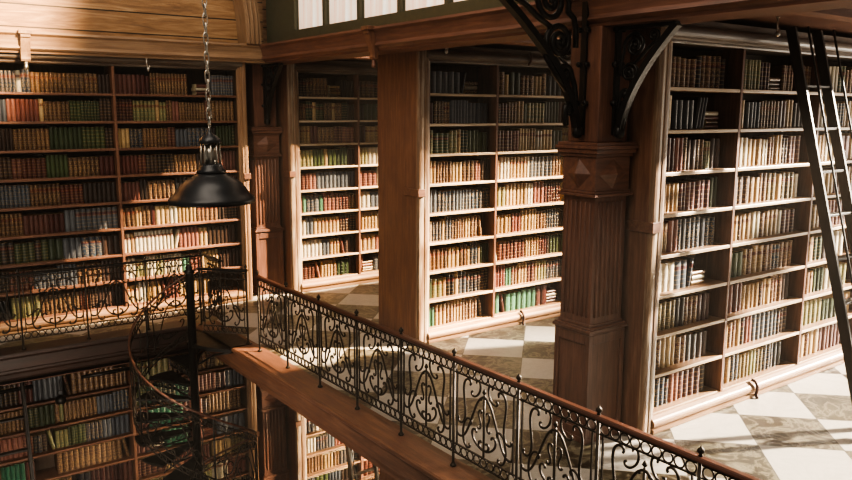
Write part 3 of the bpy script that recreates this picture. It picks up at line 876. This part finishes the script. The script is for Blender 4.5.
for i in range(7):
    # curved scroll balustrade, one section for three treads
    a0 = (46 if i else 60) + STEP * 3 * i; a1 = 46 + STEP * 3 * (i + 1); W = math.radians(a1 - a0) * SR
    m = MB()
    for dz in (-.06, -.14, -.83, -.91): m.tube(helix(a0, a1, SR, 1.0 + dz, 12), .007, 5)
    def bend(q): 
        o_ = []
        for x, z in q:
            aa = a0 + (x + W / 2) / W * (a1 - a0); p = sp(aa, SR, 1.0 - (aa - 46) * .2 / STEP + z); o_.append(p)
        return o_
    for s_ in (-1, 1):
        m.tube(bend(curl((s_ * W * .2, -.48), math.radians(108), .56, 'S', s_, .2, 13, 30, 4)), .009, 5)
        m.tube(bend(curl((s_ * W * .36, -.36), math.radians(82), .40, 'S', s_, .3, 15, 30, 3)), .009, 5)
        m.tube(bend(curl((s_ * W * .36, -.66), math.radians(95), .28, 'C', s_, .8, 14, 26, 3)), .009, 5)
        m.tube(bend(curl((s_ * W * .11, -.72), math.radians(30), .22, 'C', s_, 1.2, 13, 24, 3)), .009, 5)
    for k in range(12):
        x = -W / 2 + (k + .5) * W / 12
        for zc in (-.1, -.87): m.tube(bend([(x + .033 * math.cos(t_ * PI / 4), zc + .033 * math.sin(t_ * PI / 4)) for t_ in range(8)]), .006, 4, 0, True)
    m.build('scroll_balustrade', M['iron'], st)
for i in range(22):
    a = 46 + STEP * i if i else 61; z = 1.0 - .2 * i
    if i % 3 == 0:
        m = MB(); p = sp(a, SR, 0); m.tube([(p[0], p[1], max(z - .97, LOW + .01)), (p[0], p[1], z - .01)], .012, 6); m.build('baluster', M['black'], st)
# landing railing towards the gallery
railing('short iron railing panel beside the stair landing, joining the stair column', (3.56, 9.94), (4.0, 9.47), 1, .036, (1,), 'black')

# ------------------------------------------------------------------ brackets on the column
def bracket_mesh(D, H, th=.035):
    """In XZ plane, origin at the foot against the post (x=0), arch reaching x=D at z=H."""
    m = MB()
    m.box(0.004, .03, -.03, .03, 0, H); m.box(.03, D, -.03, .03, H - .03, H)
    n = 22; pts = []
    for i in range(n + 1):
        t = i / n; pts.append((.075 + (D - .075) * t ** 1.75, (H - .015) * t))
    for (off, w) in ((0, .035), ):
        vs = []
        for i, (x, z) in enumerate(pts):
            p, q = pts[max(i - 1, 0)], pts[min(i + 1, n)]
            dx, dz = q[0] - p[0], q[1] - p[1]; L = math.hypot(dx, dz); nx, nz = dz / L, -dx / L
            g = .028
            for (u, v) in ((-g, -w), (g, -w), (g, w), (-g, w)): vs.append((x + nx * u, v, z + nz * u))
        fs = []
        for i in range(n):
            for j in range(4): fs.append((i * 4 + j, i * 4 + (j + 1) % 4, i * 4 + 4 + (j + 1) % 4, i * 4 + 4 + j))
        fs += [(0, 1, 2, 3), tuple(n * 4 + j for j in (3, 2, 1, 0))]
        m.add(vs, fs)
    m.lathe([(.02, -.05), (.045, -.03), (.052, .0), (.045, .04), (.03, .06)], (.07, 0, .02), 12)
    return m, pts
def bracket_scrolls(D, H):
    m = MB(); kx, kz = D / .63, H / .94; k = (kx + kz) / 2 * .97
    def spiral(cx, cz, R_, turns, a0, d, tail):
        pts = [(p[0] * kx, 0, p[1] * kz) for p in tail]
        n = int(turns * 18)
        for i in range(n + 1):
            t = i / n; a = math.radians(a0) + d * t * turns * 2 * PI; r_ = R_ * k * (1 - .84 * t ** .8)
            pts.append((max(cx * kx + r_ * math.cos(a), .045), 0, min(cz * kz + r_ * math.sin(a), H - .045)))
        m.tube(pts, .0155 * k, 6)
        m.lathe([(.006, -.02), (.024, -.012), (.024, .012), (.006, .02)], (0, 0, 0), 8, 0, Matrix.Translation((cx * kx, 0, cz * kz)) @ Matrix.Rotation(PI / 2, 4, 'X'))
    spiral(.205, .775, .125, 2.2, 200, -1, [(.06, .52), (.06, .62), (.075, .69)])
    spiral(.40, .845, .062, 1.8, 270, 1, [(.20, .62), (.28, .68), (.35, .745)])
    spiral(.155, .545, .088, 2.0, 20, 1, [(.10, .26), (.17, .36), (.225, .46)])
    spiral(.12, .36, .05, 1.7, 180, -1, [(.05, .14), (.05, .22), (.06, .30)])
    spiral(.085, .15, .03, 1.5, 0, 1, [(.10, .06), (.11, .1)])
    return m
def bracket(label, loc, rz, D, H):
    r = thing('iron_bracket', label, 'bracket', loc, None, None, rz)
    m, pts = bracket_mesh(D, H); m.build('arch', M['black'], r)
    bracket_scrolls(D, H).build('scrollwork', M['black'], r)
    for z in (.28, .62, .92):
        if z < H:
            for s_ in (-1, 1):
                m = MB(); m.lathe([(.012, -.025), (.024, -.018), (.024, .018), (.012, .025)], (0, 0, 0), 8, 0, Matrix.Translation((.03, s_ * .045, z)) @ Matrix.Rotation(PI / 2, 4, 'Y')); m.build('bolt', M['black'], r)
    return r
Y0 = CY[0]
bk = bracket('black scrolled iron bracket on the column running toward the ladder side', (CX, Y0 - .181, 2.895), -PI / 2, .63, .94)
dup(bk, (CX, Y0 + .181, 2.895), 'black scrolled iron bracket on the hidden far face of the near column', None, PI / 2)
dup(bk, (CX, CY[2] - .181, 2.895), 'small dark iron bracket on the pilaster in the far corner', None, -PI / 2)
bracket('large black scrolled iron bracket arching from the column over the open hall', (CX - .201, Y0, 2.895), PI, 1.36, 1.375)
m = MB(); m.box(-3, 5.38, Y0 - .16, Y0 + .16, 4.325, 4.75)
struct(m, 'beam_hall', M['woodX'], 'heavy timber beam crossing the hall above the bracket', 'beam')

# ------------------------------------------------------------------ corbels and hooks
def corbel(label, loc, rz):
    r = thing('corbel', label, 'corbel', loc, None, 'thing', rz)
    m = MB()
    prof = [(0, .0), (.045, .0), (.06, .03), (.058, .06), (.07, .12), (.10, .2), (.12, .26), (.13, .3), (.15, .31), (.15, .35), (.0, .35)]
    m.prism(prof, 'Y', -.06, .06); m.box(0, .165, -.085, .085, .35, .4); m.build('body', M['goldZ'], r, .004)
    m = MB(); m.lathe([(.012, -.1), (.03, -.09), (.032, -.06), (.022, -.05), (.03, -.03), (.02, -.002)], (.03, 0, 0), 10); m.build('drop', M['silver'], r)
    return r
cb = corbel('pale wooden corbel on the far cornice above the wall bookcase', (1.96, 11.785 - .02, 3.73), -PI / 2)
cb2 = corbel('wooden corbel on the long cornice beam above the wide end panel', (5.37, 8.42, 3.73), PI)
for ch in kids(cb2): ch.data.materials[0] = M['woodZ' if ch.name.startswith('body') else 'darkZ']
def hook(label, loc):
    r = MB(); r.tube([(0, 0, .17), (0, 0, .1), (.012, 0, .05), (.03, 0, .03), (.04, 0, .05), (.036, 0, .075)], .009, 6); r.lathe([(.018, .165), (.018, .175)], (0, 0, 0), 8)
    r.lathe([(.008, 0), (.022, .015), (.022, .05), (.01, .06)], (.018, 0, -.01), 8)
    return tag(r.build('iron_hook', M['silver'], None, 0, 1, loc), label, 'hook')
hook('small metal hook hanging below the far cornice', (3.53, 11.68, 3.66))
hook('small metal hook under the ceiling above the ladder bookcase', (7.2, 4.2, 3.823))
hook('small metal hook under the ceiling before the middle alcove bookcase', (6.1, 7.95, 3.82))

# ------------------------------------------------------------------ pendant lamp
lp = thing('pendant_lamp', 'large black enamel pendant lamp hanging on a long chain in the hall', 'lamp', (2.645, 6.98, 2.285))
m = MB()
prof = [(.375, -.035), (.39, -.03), (.392, 0), (.385, .015), (.36, .035), (.335, .06), (.31, .10), (.275, .145), (.23, .18), (.185, .205), (.15, .225), (.135, .24)]
m.lathe(prof + [(.125, .24), (.14, .215), (.175, .195), (.22, .17), (.265, .135), (.3, .09), (.325, .05), (.35, .025), (.375, 0)], (0, 0, 0), 40); m.build('shade', M['enamel'], lp)
m = MB(); m.lathe([(.135, .24), (.13, .27), (.11, .285), (.105, .31), (.085, .33)], (0, 0, 0), 24); m.build('collar', M['enamel'], lp)
m = MB(); m.lathe([(.06, .33), (.06, .5)], (0, 0, 0), 16)
for k in range(10):
    a = k * 2 * PI / 10; m.tube([(.088 * math.cos(a), .088 * math.sin(a), .31), (.09 * math.cos(a), .09 * math.sin(a), .4), (.082 * math.cos(a), .082 * math.sin(a), .52)], .009, 6)
m.build('cage', M['silver'], lp)
m = MB(); m.lathe([(.1, .515), (.105, .53), (.09, .555), (.06, .585), (.03, .6), (.02, .62), (.014, .65)], (0, 0, 0), 20); m.build('cap', M['enamel'], lp)
m = MB(); z = .66; i = 0
while z < 4.3:
    pts = []
    for k in range(12):
        a = 2 * PI * k / 12; u, w = .02 * math.cos(a), .045 * math.sin(a) + (.012 if math.sin(a) > 0 else -.012)
        pts.append((u, 0, z + .04 + w) if i % 2 else (0, u, z + .04 + w))
    m.tube(pts, .0075, 5, 0, True); z += .083; i += 1
m.build('chain', M['silver'], lp)

# ------------------------------------------------------------------ ladders
def ladder(label, loc):
    r = thing('library_ladder', label, 'ladder', loc)
    # foot at (0,0,0) leaning +Y towards the case; second stile .5 along X
    L = Vector((.06, 1.07, 3.93)); e = L.normalized(); ang = math.atan2(1.07, 3.93)
    tops = []
    for sx in (0., .5):
        m = MB(); n = Vector((0, -math.cos(ang), math.sin(ang)))
        vs = []
        for p in (Vector((sx, 0, .07)), Vector((sx, 0, 0)) + L):
            for (u, w) in ((-.018, -.05), (.018, -.05), (.018, .05), (-.018, .05)): vs.append(p + Vector((u, 0, 0)) + n * -w)
        m.add(vs, [(0, 1, 2, 3), (7, 6, 5, 4), (0, 4, 5, 1), (1, 5, 6, 2), (2, 6, 7, 3), (3, 7, 4, 0)]); m.build('stile', M['ladder'], r, .004)
        # wheel on a fork
        m = MB(); m.lathe([(.02, -.02), (.062, -.016), (.066, 0), (.062, .016), (.02, .02)], (0, 0, 0), 18, 0, Matrix.Translation((sx - .05, -.0, .0665)) @ Matrix.Rotation(PI / 2, 4, 'Y')); w_ = m.build('wheel', M['wheel'], r)
        m = MB(); m.tube([(sx - .08, -.0, .0665), (sx - .019, -.0, .0665)], .014, 8); m.build('axle', M['silver'], w_)
        # hand rod in front of the stile
        m = MB(); pts = [Vector((sx, 0, 0)) + L * t + Vector((0, -.17 if .06 < t < 1.1 else -.02, 0)) for t in (.2, .22, .3, .5, .7, .93, 1.0)]
        pts[0] = Vector((sx, -.05, 0)) + L * .2
        m.tube(pts, .011, 6); m.build('hand_rod', M['ladder'], r)
    for k in range(8):
        t = (.42 * (k + 1)) / 3.93; p = L * t
        m = MB(); m.box(.018, .482, -.045, .045, -.012, .012, 0, Matrix.Translation(p)); m.build('rung', M['ladder'], r, .003)
    return r
ld = ladder('tall dark wheeled ladder leaning on the sunlit bookcase at the frame edge', (7.6, 3.25, 0))
dup(ld, (6.41, 10.62, LOW), 'dark ladder leaning on the sunlit lower storey bookcase')
dup(ld, (1.0, 10.45, LOW), 'dark ladder leaning on the shadowy lower wall bookcase')
# ladder rail segments on the lower wall bookcase
def rod(x0, x1, label):
    r = thing('ladder_rail', label, 'rail', (x0, 11.7, LOW + 3.66))
    m = MB(); m.tube([(0, 0, 0), (x1 - x0, 0, 0)], .03, 8); m.build('bar', M['black'], r)
    for x in (.1, x1 - x0 - .1):
        m = MB(); m.tube([(x, .0, 0), (x, .13, 0)], .012, 6); m.build('stand_off', M['black'], r)
rod(.4, 1.72, 'dark iron ladder rail before the lower wall bookcase, end piece beyond the ladder')
rod(2.36, 3.08, 'short dark iron ladder rail before the lower wall bookcase, nearest the stair')
def lantern(label, loc):
    r = thing('lantern', label, 'lantern', loc)
    m = MB(); m.lathe([(.02, 0), (.06, .01), (.075, .05), (.07, .1), (.03, .13)], (0, 0, 0), 12); m.build('body', M['black'], r)
    m = MB(); m.ring((0, 0, .165), .035, .007, 12, 5); m.tube([(0, 0, .2), (0, 0, .36)], .006, 5); m.build('hanger', M['black'], r)
lantern('small black lantern hanging before the lower wall bookcase', (2.05, 11.6, -1.04))

# ------------------------------------------------------------------ light
w = bpy.data.worlds.new('world'); scn.world = w; w.use_nodes = True
bg = w.node_tree.nodes['Background']; bg.inputs[0].default_value = (*hexc('dcd6cc'), 1); bg.inputs[1].default_value = .24
def spot(name, target, dirv, dist, radius, energy, color, blend=.25, size=.35):
    size = size * max(1, dist / 24)
    d = Vector(dirv).normalized(); t = Vector(target); p = t - d * dist
    la = bpy.data.lights.new(name, 'SPOT'); la.energy = energy * dist * dist; la.color = color
    la.spot_size = 2 * math.atan(radius / dist); la.spot_blend = blend; la.shadow_soft_size = size
    o = bpy.data.objects.new(name, la); COL.objects.link(o); o.location = p
    o.rotation_euler = d.to_track_quat('-Z', 'Y').to_euler()
SUN = (-2.2, 1.0, -1.15); WARM = hexc('ffe3bd')
spot('sunbeam_near', (8.0, 4.2, 1.1), (-2.7, 1., -1.2), 60, 3.6, 370, hexc('fff0da'))
spot('sunbeam_middle', (7.35, 8.0, 1.25), (-1.6, 1., -1.45), 60, 1.75, 420, WARM)
spot('sunbeam_far', (7.1, 11.7, 1.2), (-1.6, 1., -1.5), 60, 1.35, 420, WARM)
spot('sunbeam_wall', (4.05, 11.8, 1.15), (-1.8, 1., -1.5), 60, .86, 480, WARM, .1)
spot('sunbeam_plank', (1.0, 11.98, 4.55), (-.4, 1.0, -.45), 9, 1.7, 230, hexc('ffdcb0'), .5)
spot('sunbeam_lower', (6.6, 11.8, -2.9), (-1.5, 1.0, -.25), 3.3, 1.5, 260, WARM)
def area(name, loc, target, sx, sy, energy, color):
    la = bpy.data.lights.new(name, 'AREA'); la.shape = 'RECTANGLE'; la.size = sx; la.size_y = sy; la.energy = energy; la.color = color
    o = bpy.data.objects.new(name, la); COL.objects.link(o); o.location = loc
    o.rotation_euler = (Vector(target) - Vector(loc)).to_track_quat('-Z', 'Y').to_euler()
area('roof_skylight', (0, 4.5, 9.), (3.5, 7, 0), 5, 9, 520, hexc('fff0dd'))  # added overhead fill for the hall; no skylight is built there
area('alcove_window_near', (12.6, 2.6, 2.2), (6.5, 3.6, 1.2), 2.5, 2.5, 130, hexc('fff0dc'))
area('alcove_window_middle', (12.6, 6.6, 2.2), (6.5, 7.2, 1.2), 2.2, 2.5, 70, hexc('fff0dc'))

area('lower_hall_light', (0, 6.5, -1.6), (2.2, 11.8, -2.2), 3, 2, 150, hexc('fff0de'))  # added fill that brightens the dim lower storey, not a fixture

# ------------------------------------------------------------------ camera
ya, pi_, ro = .631488, .164065, .00436
fw = Vector((math.sin(ya) * math.cos(pi_), math.cos(ya) * math.cos(pi_), -math.sin(pi_)))
rt = Vector((math.cos(ya), -math.sin(ya), 0)); up = rt.cross(fw)
rt, up = rt * math.cos(ro) + up * math.sin(ro), up * math.cos(ro) - rt * math.sin(ro)
cam = bpy.data.cameras.new('camera'); cam.sensor_width = 36; cam.lens = 36 * 778.76 / 852; cam.clip_end = 200
co = bpy.data.objects.new('camera', cam); COL.objects.link(co)
R = Matrix((rt, up, -fw)).transposed().to_4x4(); co.matrix_world = Matrix.Translation(CAMP) @ R
scn.camera = co
scn.view_settings.view_transform = 'AgX'
scn.view_settings.look = 'AgX - High Contrast'
scn.view_settings.exposure = .4
scn.cycles.use_denoising = True
hz = NT('warm_haze')
vs = hz.n('ShaderNodeVolumeScatter'); vs.inputs['Color'].default_value = (1, .93, .84, 1); vs.inputs['Density'].default_value = .0032; vs.inputs['Anisotropy'].default_value = .2
hz.l(vs.outputs[0], hz.out.inputs['Volume'])
m = MB(); m.box(-6, 13.2, -1.4, 12.6, LOW + .02, 7.4)
hzo = m.build('haze', hz.m); tag(hzo, 'thin warm dusty haze filling the library hall', 'haze', None, 'stuff')
scn.cycles.max_bounces = 6
scn.cycles.diffuse_bounces = 3
scn.cycles.caustics_reflective = False
scn.cycles.caustics_refractive = False
print('BOOKS', len(BOOKS))
